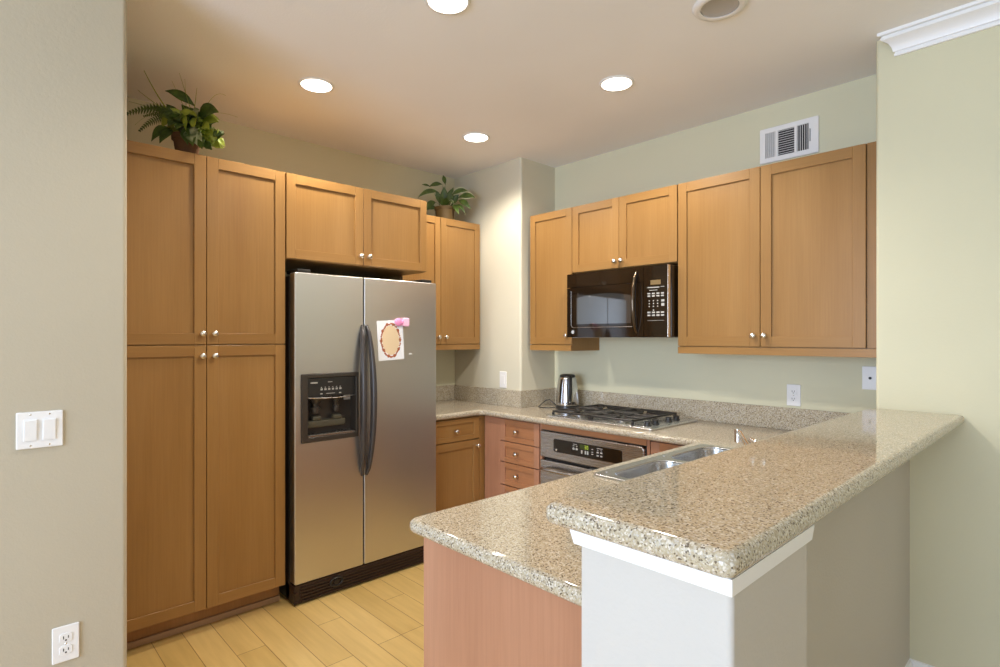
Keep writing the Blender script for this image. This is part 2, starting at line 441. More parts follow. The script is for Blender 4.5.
# base cabinet between refrigerator and corner
def toe(root, x0, x1, y=0.06):
    m = MB(); m.box(x0, x1, y, y+0.018, 0, 0.0995); m.build('toe_kick', M['wood_in'], root)
r = thing('base_cabinet', 'golden maple base cabinet with one drawer and one door beside the refrigerator', 'cabinet', (-2.935, 2.150, 0), 90)
body(r, 0, 0.468, 0, 0.598, 0.10, 0.8755)
m = MB(); m.box(0.4095, 0.468, -0.018, -0.0002, 0.102, 0.866, 0.001); m.build('filler_strip', M['wood'], r)
shaker('drawer_front', r, 0, 0.408, 0.716, 0.866, (0.198, 0.786), 0.045, 0.032)
shaker('door', r, 0, 0.408, 0.108, 0.712, (0.388, 0.668), 0.05)
toe(r, 0, 0.45)
# drawer stack left of the oven
r = thing('base_cabinet', 'daylight-tinted maple base cabinet with a stack of small drawers left of the oven', 'cabinet', (-2.912, 2.62, 0), 0)
body(r, 0.0, 0.528, 0, 0.21, 0.10, 0.8755, 'daylit', extra=lambda m: m.box(0.13, 0.528, 0.2, 0.575, 0.10, 0.8755))
m = MB(); m.box(0.002, 0.160, -0.016, -0.0002, 0.102, 0.866, 0.001); m.build('filler_panel', M['daylit'], r)
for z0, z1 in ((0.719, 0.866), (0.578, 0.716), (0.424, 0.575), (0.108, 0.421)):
    shaker('drawer_front', r, 0.162, 0.522, z0, z1, (0.325, (z0+z1)/2), 0.045, 0.034, mats=('daylit', 'daylit_h'))
toe(r, 0, 0.528)
# oven housing
r = thing('oven_cabinet', 'maple cabinet surround framing the built-in oven under the cooktop', 'cabinet', (-2.382, 2.60, 0), 0)
m = MB()
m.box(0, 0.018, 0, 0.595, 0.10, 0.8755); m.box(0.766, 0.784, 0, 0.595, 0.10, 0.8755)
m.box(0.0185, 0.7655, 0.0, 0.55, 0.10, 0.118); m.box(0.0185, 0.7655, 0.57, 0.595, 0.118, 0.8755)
m.build('body', M['daylit'], r)
m = MB(); m.box(0.0185, 0.7655, -0.004, 0.016, 0.838, 0.8755, 0.001); m.build('top_rail', M['daylit_h'], r)
toe(r, 0, 0.784)
# corner base right of the oven
r = thing('base_cabinet', 'daylight-tinted maple base cabinet panel between the oven and the sink run', 'cabinet', (-1.597, 2.62, 0), 0)
body(r, 0, 0.325, 0, 0.575, 0.10, 0.8755, 'daylit')
shaker('door', r, 0.002, 0.322, 0.108, 0.866, (0.045, 0.80), 0.05, mats=('daylit', 'daylit_h'))
toe(r, 0, 0.325)
# peninsula base: faces -X, local x = -(world Y)
r = thing('sink_cabinet', 'daylight-tinted maple base cabinet with plain end panel under the near counter corner', 'cabinet', (-1.250, 2.60, 0), -90)
L_ = 2.60-0.903
m = MB()
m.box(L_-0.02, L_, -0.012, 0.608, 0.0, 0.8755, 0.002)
m.build('end_panel', M['daylit'], r)
m = MB()
m.box(0, 0.018, 0, 0.60, 0.10, 0.8755); m.box(0.02, L_-0.0205, 0.585, 0.60, 0.10, 0.8755); m.box(0.02, L_-0.0205, 0.018, 0.58, 0.10, 0.118)
m.box(0.02, L_-0.0205, 0, 0.018, 0.10, 0.14); m.box(0.02, L_-0.0205, 0, 0.018, 0.84, 0.8755)
for xx in (0.02, 0.16, 0.585, 1.01, 1.36, L_-0.06): m.box(xx, xx+0.03, 0.0, 0.0175, 0.14, 0.84)
m.build('body', M['wood_in'], r)
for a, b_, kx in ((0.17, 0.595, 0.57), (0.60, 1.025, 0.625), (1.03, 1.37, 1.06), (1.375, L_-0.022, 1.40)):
    shaker('door', r, a, b_, 0.108, 0.866, (kx, 0.80), 0.05, mats=('daylit', 'daylit_h'))
toe(r, 0, L_-0.021)

# ------------------------------------------------------------------ granite
Z0, Z1 = 0.876, 0.914
out = [(-3.533, 2.156), (-2.888, 2.156), (-2.888, 2.555), (-1.298, 2.555), (-1.298, 0.868), (-0.6375, 0.868), (-0.6375, 3.203), (-2.785, 3.203), (-2.785, 2.836), (-3.533, 2.836)]
rad = [0, 0.02, 0.03, 0.012, 0.03, 0.0, 0, 0, 0, 0]
m = MB(); m.slab(rpoly(out, rad), Z0, Z1, 0.0165, holes=[rect(-1.205, -0.785, 1.645, 2.43, 0.05)], res=5)
tag(m.build('countertop', M['granite'], None, 40), 'speckled beige granite lower worktop running around the kitchen', 'countertop')
m = MB(); m.slab(rpoly([(-0.701, 0.770), (-0.342, 0.770), (-0.342, YN-0.001), (-0.672, YN-0.001)], [0.018, 0.022, 0, 0.05]), HT+0.0005, HT+0.041, 0.0175, res=5)
tag(m.build('bar_top', M['granite'], None, 40), 'raised speckled granite bar top on the white half wall', 'bar top')
ZS = 1.034
def splash(x0, x1, y0, y1, label):
    m = MB(); m.box(x0, x1, y0, y1, Z1+0.0005, ZS, 0.002)
    tag(m.build('backsplash', M['granite']), label, 'backsplash', 'granite backsplash strips')
splash(XW+0.001, XW+0.020, 2.150, 2.816, 'short granite backsplash strip behind the refrigerator side counter')
splash(XW+0.001, -2.768, 2.8175, 2.837, 'granite backsplash strip under the narrow white wall plate on the corner chase')
splash(-2.786, -2.768, 2.8375, 3.185, 'granite backsplash strip on the side of the chase left of the kettle')
splash(-2.786, XC-0.003, 3.1855, 3.204, 'long granite backsplash strip behind the kettle and the cooktop')

# ------------------------------------------------------------------ refrigerator: local x = world Y - 1.228, door backs at y = 0 (X = -2.930)
r = thing('refrigerator', 'stainless side-by-side refrigerator with dark handles and ice dispenser', 'refrigerator', (-2.930, 1.228, 0), 90)
FW = 0.922; DF = -0.064; SP = 0.4065
m = MB(); m.box(0, FW, 0.002, 0.585, 0.012, 1.742, 0.004); m.box(0.05, FW-0.05, 0.05, 0.5, 0, 0.0125)
m.build('body', M['dgrey'], r)
hx0, hx1, hz0, hz1 = 0.036, 0.368, 0.852, 1.216
m = MB(); m.slab(rect(0, SP-0.004, 0.109, 1.757, 0.009), 0.0, 0.064, 0.005, holes=[rect(hx0, hx1, hz0, hz1)], mat4=FRONT, res=4)
fd = m.build('freezer_door', M['steel'], r, 40)
m = MB(); m.box(SP-0.0035, SP+0.0025, DF+0.012, -0.001, 0.115, 1.750); m.build('door_gasket', M['black'], r)
m = MB(); m.slab(rect(SP+0.003, FW, 0.109, 1.757, 0.009), 0.0, 0.064, 0.005, mat4=FRONT, res=4)
rd = m.build('fridge_door', M['steel'], r, 40)
def bow_handle(par, x, side):
    pts = []; N = 22
    for i in range(N+1):
        t = i/N; s = math.sin(PI*t)
        pts.append((x+side*0.020*(1-s**0.5), DF-0.052*s**0.55+0.004, 0.625+0.855*t))
    m = MB(); m.tube(pts, [0.013+0.010*math.sin(PI*i/N) for i in range(N+1)], 12, 0, 0.8, (1, 0, 0))
    o = m.build('handle', M['handle'], par, 60); o['label'] = 'long bowed dark grey handle'
bow_handle(fd, SP-0.030, 1); bow_handle(rd, SP+0.036, -1)
# dispenser
d = MB()
d.slab(rect(hx0-0.002, hx1+0.002, hz0-0.002, hz1+0.002, 0.006), 0.0, 0.010, 0.004, holes=[rect(0.070, 0.352, 0.878, 1.195, 0.006)], mat4=Matrix.Translation((0, DF+0.002, 0)) @ FRONT)
d.box(hx0+0.001, hx1-0.001, -0.002, 0.0015, hz0+0.001, hz1-0.001)
for q in ((hx0+0.001, 0.069, hz0+0.002, hz1-0.002), (0.353, hx1-0.001, hz0+0.002, hz1-0.002), (0.0695, 0.3525, hz0+0.002, 0.877)):
    d.box(q[0], q[1], DF+0.003, -0.0025, q[2], q[3])
dp = d.build('dispenser', M['dgrey'], r)
m = MB(); m.box(0.0705, 0.3515, DF-0.003, -0.003, 1.092, 1.194, 0.002, 0)
m.build('control_panel', M['black'], dp)
def printed(par, name, boxes):
    mm = MB()
    for q in boxes: mm.box(q[0], q[1], DF-0.0042, DF-0.003, q[2], q[3])
    mm.build(name, M['mark'], par)
printed(dp, 'nameplate', [(0.085, 0.125, 1.165, 1.172)])
printed(dp, 'panel_title', [(0.185, 0.21, 1.168, 1.172)])
for i in range(6):
    printed(dp, 'button', [(0.142+i*0.022, 0.154+i*0.022, 1.126, 1.136)])
    printed(dp, 'button_mark', [(0.144+i*0.022, 0.150+i*0.022, 1.140, 1.144)])
for x in (0.140, 0.250): printed(dp, 'indicator', [(x, x+0.013, 1.104, 1.110)])
printed(dp, 'caption', [(0.175, 0.225, 1.106, 1.109)])
m = MB(); m.tube([(0.072+0.0277*i, DF-0.002-0.012*math.sin(PI*i/10), 1.089-0.006*math.sin(PI*i/10)) for i in range(11)], 0.003, 8)
m.build('panel_lip', M['steel2'], dp)
for cx, rr in ((0.130, 0.038), (0.250, 0.026)):
    m = MB(); m.lathe([(rr, 0.0), (rr*0.85, -0.018), (rr*0.45, -0.034), (rr*0.40, -0.050), (rr*0.7, -0.060), (rr*0.65, -0.085), (rr*0.2, -0.090)], (cx, -0.030, 1.089), (0, 0, 1), 20)
    m.build('spout', M['dgrey'], dp)
m = MB(); m.box(0.078, 0.300, -0.050, -0.006, 0.925, 0.962, 0.008, 0); m.box(0.105, 0.155, -0.052, -0.02, 0.962, 0.985, 0.006); m.box(0.225, 0.275, -0.052, -0.02, 0.962, 0.985, 0.006)
m.build('paddle', M['dolive'], dp)
m = MB(); m.box(0.0725, 0.350, DF-0.004, -0.004, 0.8785, 0.888, 0.002)
for i in range(12): m.box(0.085+i*0.0215, 0.095+i*0.0215, DF+0.004, -0.010, 0.888, 0.8895)
m.build('drip_tray', M['steel2'], dp)
m = MB(); m.box(0.308, 0.345, -0.018, -0.004, 1.060, 1.086); m.build('rating_label', M['mark'], dp)
# base grille with louvres
m = MB(); m.box(0.0, FW, DF+0.004, 0.05, 0.004, 0.104, 0.004)
for i in range(5): m.box(0.030, FW-0.03, DF-0.004, DF+0.005, 0.014+i*0.017, 0.022+i*0.017, 0.002, 0)
for i in range(2): m.box(0.0-0.002, 0.02, DF-0.005, DF+0.02, 0.010+i*0.05, 0.020+i*0.05, 0.002)
g_ = m.build('base_grille', M['grille'], r)
m = MB(); m.slab([(0.235+0.042*math.cos(2*PI*i/24), 0.066+0.028*math.sin(2*PI*i/24)) for i in range(24)], 0, 0.012, 0.004,
    holes=[[(0.235+0.030*math.cos(2*PI*i/24), 0.066+0.018*math.sin(2*PI*i/24)) for i in range(24)]], mat4=Matrix.Translation((0, DF, 0)) @ FRONT)
m.cyl((0.235, DF+0.003, 0.066), (0.235, DF-0.008, 0.066), 0.013); m.build('filter_cap', M['black'], g_)
for x in (0.02, FW-0.10):
    m = MB(); m.box(x, x+0.075, DF+0.012, 0.09, 1.7575, 1.778, 0.006); m.build('hinge_cover', M['black'], r)
m = MB(); m.box(0.714, 0.735, DF-0.0015, DF+0.0005, 1.309, 1.315, 0.0004); o = m.build('chip_mark', M['paper'], rd); o['label'] = 'small pale chip on the right door'

# floral card and magnet on the right door
r = thing('greeting_card', 'white card with an oval floral wreath held on the refrigerator door', 'card', (-2.8655, 1.812, 1.396), 90)
r.rotation_euler = (0, math.radians(-3.0), PI/2)
m = MB(); m.slab(rect(-0.089, 0.089, -0.118, 0.118, 0.003), 0, 0.002, 0.0006, mat4=FRONT); m.build('sheet', M['paper'], r)
m = MB(); m.slab([(0.059*math.cos(2*PI*i/40), 0.088*math.sin(2*PI*i/40)) for i in range(40)], 0.002, 0.0026, 0.0002, mat4=FRONT); m.build('oval_panel', M['cream'], r)
m = MB()
for i in range(50):
    a = 2*PI*i/50; big = i % 5 == 0
    rr = 0.0100 if big else random.uniform(0.0048, 0.0072)
    k = 1.04+random.uniform(-0.03, 0.05)
    m.lathe([(rr, 0), (rr*0.8, 0.0012), (rr*0.2, 0.0016)], (0.062*k*math.cos(a), -0.0021, 0.092*k*math.sin(a)), (0, -1, 0), 8)
m.build('wreath', M['rose'], r)
r = thing('magnet', 'pink bow-shaped magnet at the top corner of the floral card', 'magnet', (-2.8625, 1.882, 1.505), 90)
m = MB(); m.sphere((-0.020, -0.008, 0), 0.028, 0.009, 0.024); m.build('bow_loop', M['pink'], r)
m = MB(); m.box(0.004, 0.052, -0.019, -0.001, -0.026, 0.026, 0.008); m.build('bow_loop', M['palepink'], r)
m = MB(); m.sphere((0.004, -0.012, 0), 0.009, 0.009, 0.014); m.build('knot', M['pink'], r)

# ------------------------------------------------------------------ microwave: local x from left edge, y=0 at door back
r = thing('microwave', 'dark glossy over-the-range microwave hung above the cooktop', 'microwave', (-2.336, 2.838, 1.412), 0)
MWW = 0.728; MH = 0.408
m = MB(); m.box(0, MWW, 0.0005, 0.355, 0.004, MH, 0.002); m.build('body', M['gloss'], r)
def front_y(x): return -0.030-0.010*(1-((x-MWW/2)/(MWW/2))**2)
def bowed(m, x0, x1, z0, z1, off0, off1, mi=0, n=14, ztop=None):
    R = []
    for i in range(n+1):
        x = x0+(x1-x0)*i/n; yf = front_y(x)
        zt = z1 if ztop is None else ztop(x)
        R.append([Vector((x, yf-off1, z0)), Vector((x, yf-off1, zt)), Vector((x, yf-off0, zt)), Vector((x, yf-off0, z0))])
    m.rings(R, mi)
def solid_front(m, x0, x1, z0, z1, n=14):
    R = []
    for i in range(n+1):
        x = x0+(x1-x0)*i/n
        R.append([Vector((x, front_y(x), z0)), Vector((x, front_y(x), z1)), Vector((x, 0, z1)), Vector((x, 0, z0))])
    m.rings(R)
m = MB(); solid_front(m, 0.0, 0.571, 0.002, 0.318); dr = m.build('door', M['gloss'], r, 30)
m = MB(); solid_front(m, 0.0, 0.5715, 0.321, MH); m.build('vent_panel', M['gloss'], r, 30)
m = MB(); solid_front(m, 0.574, 0.720, 0.002, MH); cp = m.build('control_panel', M['gloss'], r, 30)
m = MB(); m.box(0.7203, 0.7240, -0.031, 0.0002, 0.002, MH, 0.001); o = m.build('edge_trim', M['nickel'], r); o['label'] = 'bright metal strip along the right edge'
m = MB(); bowed(m, 0.082, 0.490, 0.085, 0.258, -0.001, 0.0012, 0, 14, lambda x: 0.250+0.020*(1-((x-0.28)/0.2)**2)); m.build('window', M['glass'], dr, 30)
def frame_line(m, pts):
    m.tube([(x, front_y(x)-0.0005, z) for x, z in pts], 0.0018, 6)
m = MB()
fp = [(0.036+0.0*i, 0.300-0.02*i) for i in range(10)]+[(0.037, 0.078), (0.046, 0.067)]+[(0.055+0.0443*i, 0.064) for i in range(11)]
frame_line(m, fp); m.build('window_trim', M['steel2'], dr, 60)
m = MB()
m.tube([(0.527, front_y(0.5)-0.0-0.040*math.sin(PI*i/18)**0.6+0.004, 0.030+0.350*i/18) for i in range(19)], [0.011+0.005*math.sin(PI*i/18) for i in range(19)], 12, 0, 0.8, (1, 0, 0))
o = m.build('handle', M['bronze'], dr, 60); o['label'] = 'bowed glossy vertical handle'
m = MB(); m.lathe([(0.0125, 0), (0.012, 0.002), (0.009, 0.0022), (0.0085, 0.0028), (0.001, 0.0028)], (0.050, front_y(0.05)+0.0005, 0.036), (0, -1, 0), 24); b0 = m.build('badge', M['nickel'], dr)
m = MB(); bowed(m, 0.617, 0.680, 0.300, 0.326, -0.001, 0.0008, 0, 4); m.build('display', M['amber'], cp)
def key(x0, x1, z0, z1):
    k = MB(); bowed(k, x0, x1, z0, z1, -0.0005, 0.0008, 0, 2); k.build('key', M['mark'], cp)
key(0.598, 0.672, 0.282, 0.287); key(0.680, 0.702, 0.285, 0.288); key(0.610, 0.66, 0.267, 0.270)
for i in range(4):
    for z in (0.246, 0.232): key(0.598+i*0.028, 0.616+i*0.028, z, z+0.008)
for i in range(3):
    for z in (0.206, 0.190, 0.174): key(0.606+i*0.026, 0.613+i*0.026, z, z+0.006)
for z, h in ((0.202, 0.012), (0.178, 0.016)): key(0.684, 0.702, z, z+h)
for i in range(4):
    for z in (0.138, 0.122): key(0.598+i*0.028, 0.617+i*0.028, z, z+0.009)
key(0.632, 0.640, 0.152, 0.159); key(0.598, 0.700, 0.096, 0.0975)
m = MB(); m.box(0.03, MWW-0.03, -0.018, 0.34, 0.0005, 0.0035); m.build('underside', M['steel2'], r)

# ------------------------------------------------------------------ wall oven: local x from left
r = thing('oven', 'built-in stainless oven with dark glass control strip beneath the cooktop', 'oven', (-2.362, 2.5995, 0.12), 0)
OW = 0.742
m = MB(); m.box(0.001, OW-0.001, 0.017, 0.53, 0.004, 0.712, 0.002); m.build('body', M['dgrey'], r)
m = MB(); m.slab(rpoly([(0, 0.552), (OW, 0.552), (OW, 0.712), (0, 0.712)], [0, 0, 0.022, 0.008]), -0.016, 0.022, 0.006, mat4=FRONT)
cpn = m.build('control_panel', M['steel2'], r)
m = MB(); m.box(OW-0.001, OW+0.004, -0.006, 0.012, 0.552, 0.700); m.box(0.0, OW-0.02, -0.008, 0.01, 0.7125, 0.7170); m.build('gasket', M['black'], r)
m = MB(); m.slab(rect(0.112, 0.606, 0.598, 0.676, 0.012), 0.022, 0.0245, 0.001, mat4=FRONT); m.build('control_glass', M['gloss'], cpn)
m = MB(); m.box(0.315, 0.382, -0.0250, -0.0245, 0.643, 0.671); m.build('display_field', plain('dim_green_field', (0.030, 0.045, 0.008), 0.2), cpn)
m = MB(); yb = -0.0250
def dg(x, z, w_, h_): m.box(x, x+w_, yb-0.0008, yb, z, z+h_)
# clock digits: seven-segment strokes
def seg7(x, z, on, w_=0.010, h_=0.020, t=0.0024):
    S7 = {'a': (x, z+h_-t, w_, t), 'g': (x, z+h_/2-t/2, w_, t), 'd': (x, z, w_, t), 'f': (x, z+h_/2, t, h_/2), 'b': (x+w_-t, z+h_/2, t, h_/2), 'e': (x, z, t, h_/2), 'c': (x+w_-t, z, t, h_/2)}
    for k in on: dg(*S7[k])
seg7(0.351, 0.647, 'abgcd'); seg7(0.366, 0.647, 'abcdef'); 
m.build('clock_display', M['green'], cpn)
yb = -0.0245
def okey(x, z, w_, h_, name='key'):
    global m
    m = MB(); dg(x, z, w_, h_); m.build(name, M['mark'], cpn)
for x in (0.262, 0.285):
    okey(x, 0.632, 0.015, 0.010); okey(x+0.002, 0.653, 0.012, 0.004, 'key_caption'); okey(x+0.004, 0.643, 0.007, 0.003, 'key_caption')
okey(0.266, 0.663, 0.028, 0.003, 'key_caption')
for x in (0.325, 0.352, 0.368): okey(x, 0.617, 0.010, 0.020)
for z in (0.622, 0.634, 0.650): okey(0.400, z, 0.012, 0.005)
for x in (0.437, 0.462):
    okey(x, 0.618, 0.014, 0.008); okey(x, 0.636, 0.014, 0.009); okey(x+0.002, 0.652, 0.010, 0.003, 'key_caption')
okey(0.437, 0.662, 0.040, 0.003, 'key_caption')
yb = -0.0245
m = MB(); m.lathe([(0.006, 0), (0.005, 0.001), (0.001, 0.001)], (0.135, yb, 0.610), (0, -1, 0), 18); m.build('badge', M['nickel'], cpn)
m = MB(); m.slab(rect(0.002, OW-0.002, 0.02, 0.535, 0.008), -0.014, 0.024, 0.006, mat4=FRONT); od = m.build('door', M['steel2'], r)
m = MB(); m.slab(rect(0.11, OW-0.11, 0.10, 0.40, 0.02), 0.024, 0.026, 0.001, mat4=FRONT); m.build('window', M['glass'], od)
m = MB(); hz = 0.490
m.tube([(0.045, -0.022, hz), (0.045, -0.045, hz), (0.052, -0.060, hz), (0.075, -0.066, hz)]+[(0.1+0.0542*i, -0.067, hz) for i in range(11)]+[(OW-0.075, -0.066, hz), (OW-0.052, -0.060, hz), (OW-0.045, -0.045, hz), (OW-0.045, -0.022, hz)], 0.011, 12)
m.build('handle', M['steel2'], od, 60)

# ------------------------------------------------------------------ cooktop
r = thing('cooktop', 'stainless gas cooktop with black grates set on the granite counter', 'cooktop', (-1.98, 2.88, 0.9142), 0)
m = MB(); m.slab(rect(-0.380, 0.380, -0.258, 0.262, 0.02), 0, 0.011, 0.004); m.slab(rect(-0.35, 0.35, -0.222, 0.235, 0.02), 0.011, 0.0135, 0.0012); m.build('tray', M['sinksteel'], r)
for bx, by, rr in ((-0.214, -0.115, 0.045), (-0.214, 0.125, 0.038), (0.094, -0.115, 0.038), (0.094, 0.125, 0.045)):
    m = MB(); m.lathe([(rr+0.012, 0), (rr+0.010, 0.003), (rr, 0.004), (rr, 0.008), (rr*0.9, 0.009)], (bx, by, 0.012), (0, 0, 1), 28)
    bq = m.build('burner', M['steel2'], r)
    m = MB(); m.lathe([(rr*0.86, 0), (rr*0.88, 0.004), (rr*0.6, 0.007), (0.001, 0.007)], (bx, by, 0.021), (0, 0, 1), 28); m.build('burner_cap', M['iron'], bq)
for gx0, gx1 in ((-0.345, -0.053), (-0.047, 0.245)):
    m = MB(); zt0, zt1 = 0.030, 0.042; b = 0.006
    gy0, gy1 = -0.232, 0.245
    def bar(xa, ya, xb, yb_, wd=0.012):
        if abs(xa-xb) < 1e-6: m.box(xa-wd/2, xa+wd/2, ya, yb_, zt0, zt1, 0.003, 0, 1)
        else: m.box(xa, xb, ya-wd/2, ya+wd/2, zt0, zt1, 0.003, 0, 1)
    bar(gx0+b, gy0, gx0+b, gy1); bar(gx1-b, gy0, gx1-b, gy1); bar(gx0, gy0+b, gx1, gy0+b); bar(gx0, gy1-b, gx1, gy1-b); bar(gx0, 0.005, gx1, 0.005)
    cxm = (gx0+gx1)/2
    for cy in (-0.115, 0.125):
        for sx in (-1, 1):
            xa, xb = sorted((cxm+sx*0.024, cxm+sx*0.138)); bar(xa, cy, xb, cy, 0.010)
        for sy in (-1, 1):
            ya, yb_ = sorted((cy+sy*0.024, cy+sy*0.112)); bar(cxm, ya, cxm, yb_, 0.010)
        for sx in (-1, 1):
            for sy in (-1, 1):
                m.tube([(cxm+sx*0.035, cy+sy*0.035, 0.036), (cxm+sx*0.134, cy+sy*0.106, 0.036)], 0.0055, 6)
    for fx in (gx0+b, gx1-b):
        for fy in (gy0+b, 0.005, gy1-b): m.box(fx-0.007, fx+0.007, fy-0.007, fy+0.007, 0.0137, zt0+0.002, 0.002, 0, 1)
    m.build('grate', M['iron'], r)
for by in (-0.175, -0.093, 0.049, 0.135):
    m = MB(); m.lathe([(0.023, 0), (0.022, 0.004), (0.018, 0.005), (0.017, 0.018), (0.015, 0.020), (0.001, 0.020)], (0.302, by, 0.0137), (0, 0, 1), 22)
    m.box(0.302-0.019, 0.302+0.019, by-0.005, by+0.005, 0.033, 0.039, 0.002); m.build('control_knob', M['black'], r)

# ------------------------------------------------------------------ kettle
kx, ky, kz = -2.526, 3.040, 0.9145
r = thing('kettle', 'polished steel electric kettle in the corner left of the cooktop', 'kettle', (kx, ky, kz), 0)
m = MB(); m.lathe([(0.082, 0), (0.084, 0.006), (0.082, 0.022), (0.078, 0.026)], (0, 0, 0), (0, 0, 1), 32); m.build('base', M['black'], r)
m = MB(); m.lathe([(0.078, 0.0265), (0.081, 0.032), (0.0795, 0.06), (0.075, 0.11), (0.069, 0.165), (0.062, 0.205), (0.057, 0.218), (0.052, 0.222)], (0, 0, 0), (0, 0, 1), 40); m.build('body', plain('polished_steel', (0.62, 0.62, 0.64), 0.13, 1.0), r, 50)
m = MB(); m.lathe([(0.054, 0.2225), (0.055, 0.229), (0.050, 0.237), (0.032, 0.242), (0.001, 0.243)], (0, 0, 0), (0, 0, 1), 32); m.build('lid', M['black'], r, 50)
ha = math.atan2(-0.66, 0.75)
hd = Vector((math.cos(ha), math.sin(ha), 0))
hp = [(0.046, 0.232), (0.068, 0.236), (0.086, 0.228), (0.094, 0.205), (0.099, 0.16), (0.101, 0.11), (0.100, 0.065), (0.094, 0.042), (0.078, 0.036)]
m = MB(); m.tube([hd*a+Vector((0, 0, z)) for a, z in hp], [0.014, 0.016, 0.018, 0.018, 0.017, 0.016, 0.014, 0.012, 0.010], 12, 0, 0.5, tuple(hd))
hk = m.build('handle', M['black'], r, 60)
m = MB(); m.sphere(tuple(hd*0.107+Vector((0, 0, 0.055))), 0.003); o = m.build('indicator', M['white'], hk); o['label'] = 'tiny pale indicator light'
m = MB(); m.tube([(-0.076, -0.02, 0.010), (-0.10, -0.03, 0.030), (-0.135, -0.035, 0.055), (-0.165, -0.05, 0.045), (-0.19, -0.075, 0.012), (-0.185, -0.10, 0.0045), (-0.15, -0.11, 0.0035), (-0.09, -0.09, 0.0035), (-0.072, -0.05, 0.006)], 0.0032, 8)
m.build('power_cord', M['black'], r, 60)

# ------------------------------------------------------------------ sink and faucet
r = thing('sink', 'double-bowl stainless sink set into the granite beside the bar', 'sink', (-0.965, 2.037, 0.9143), 0)
SX0, SX1, SY0, SY1 = -0.272, 0.262, -0.412, 0.412
def bowl_rect(x0, x1, y0, y1, rad, z, k): return [Vector((x, y, z)) for x, y in rect(x0+k, x1-k, y0+k, y1-k, max(rad-k*0.3, 0.01), 6)]
bx0, bx1 = -0.226, 0.165
B = ((bx0, bx1, -0.378, -0.020), (bx0, bx1, 0.020, 0.378))
m = MB(); m.slab(rect(SX0, SX1, SY0, SY1, 0.02), 0, 0.008, 0.003, holes=[rect(*q, 0.06) for q in B]); m.build('rim', M['sinksteel'], r)
for q in B:
    m = MB()
    m.rings([bowl_rect(*q, 0.06, 0.0055, -0.002), bowl_rect(*q, 0.06, -0.006, 0.001), bowl_rect(*q, 0.06, -0.150, 0.010), bowl_rect(*q, 0.06, -0.172, 0.022), bowl_rect(*q, 0.06, -0.180, 0.050)], 0, False, True)
    cx, cy = (q[0]+q[1])/2, (q[2]+q[3])/2
    bo = m.build('bowl', M['sinksteel'], r, 50)
    m = MB(); m.lathe([(0.045, 0.0), (0.042, 0.003), (0.030, 0.0032), (0.024, 0.001), (0.001, 0.001)], (cx, cy, -0.1798), (0, 0, 1), 24); m.build('drain', M['chrome'], bo)
for q in B:
    m = MB(); m.lathe([(0.006, 0), (0.005, 0.003), (0.001, 0.0035)], (q[0]-0.020, q[2]+0.02, 0.007), (0, 0, 1), 12); m.build('rim_clip', M['chrome'], r)
FX, FY = -0.742, 1.86
r = thing('faucet', 'chrome single-lever faucet at the far edge of the sink, mostly hidden by the bar', 'faucet', (FX, FY, 0.9225), 0)
m = MB(); m.slab(rect(-0.030, 0.030, -0.110, 0.110, 0.028), 0, 0.008, 0.003); m.lathe([(0.027, 0.008), (0.025, 0.02), (0.022, 0.05), (0.022, 0.090), (0.018, 0.100), (0.001, 0.103)], (0, 0, 0), (0, 0, 1), 24); m.build('base', M['chrome'], r, 50)
tip = Vector((-0.145, 0.182, 0.0))
m = MB(); m.tube([(0, 0, 0.060), tuple(tip*0.25+Vector((0, 0, 0.087))), tuple(tip*0.6+Vector((0, 0, 0.117))), tuple(tip*0.9+Vector((0, 0, 0.141))), tuple(tip+Vector((0, 0, 0.145)))], [0.013, 0.011, 0.0095, 0.009, 0.009], 12)
m.cyl(tuple(tip+Vector((-0.002, 0.002, 0.153))), tuple(tip+Vector((-0.002, 0.002, 0.107))), 0.0135, 0.0135); m.build('spout', M['chrome'], r, 50)
m = MB(); m.tube([(0.0, 0.0, 0.103), (-0.01, 0.012, 0.125), (-0.02, 0.03, 0.140)], [0.020, 0.018, 0.013], 12); m.tube([(-0.015, 0.02, 0.133), (-0.045, 0.040, 0.147)], [0.010, 0.008], 10); m.build('lever', M['chrome'], r, 50)

# ------------------------------------------------------------------ wall plates
def plate_root(name, label, cat, loc, rz, group=None): return thing(name, label, cat, loc, rz, group)
def duplex(r, w_=0.070, h_=0.115):
    m = MB(); m.slab(rect(-w_/2, w_/2, -h_/2, h_/2, 0.004), 0, 0.006, 0.003, mat4=FRONT); m.build('plate', M['white'], r)
    for s in (-1, 1):
        m = MB(); cz = s*0.0195
        m.slab(rpoly([(-0.0165, cz-0.010), (-0.010, cz-0.0145), (0.010, cz-0.0145), (0.0165, cz-0.010), (0.0165, cz+0.010), (0.010, cz+0.0145), (-0.010, cz+0.0145), (-0.0165, cz+0.010)], 0.002), 0.006, 0.008, 0.0008, mat4=FRONT)
        m.box(-0.0075, -0.0050, -0.0086, -0.0079, cz-0.003, cz+0.006, 0, 1); m.box(0.0050, 0.0072, -0.0086, -0.0079, cz-0.002, cz+0.006, 0, 1)
        m.cyl((0, -0.0079, cz-0.0075), (0, -0.0086, cz-0.0075), 0.0026, n=10, mi=1)
        m.build('receptacle', [M['white'], M['slot']], r)
    m = MB(); m.lathe([(0.003, 0), (0.002, 0.001), (0.0005, 0.001)], (0, -0.006, 0), (0, -1, 0), 10); m.build('screw', M['nickel'], r)
G = 'white electrical wall plates'
r = plate_root('light_switch', 'white double rocker switch plate on the near left wall', 'switch', (-2.2598, 0.154, 1.124), 90, G)
m = MB(); m.slab(rect(-0.057, 0.057, -0.057, 0.057, 0.004), 0, 0.006, 0.003, mat4=FRONT); m.build('plate', M['white'], r)
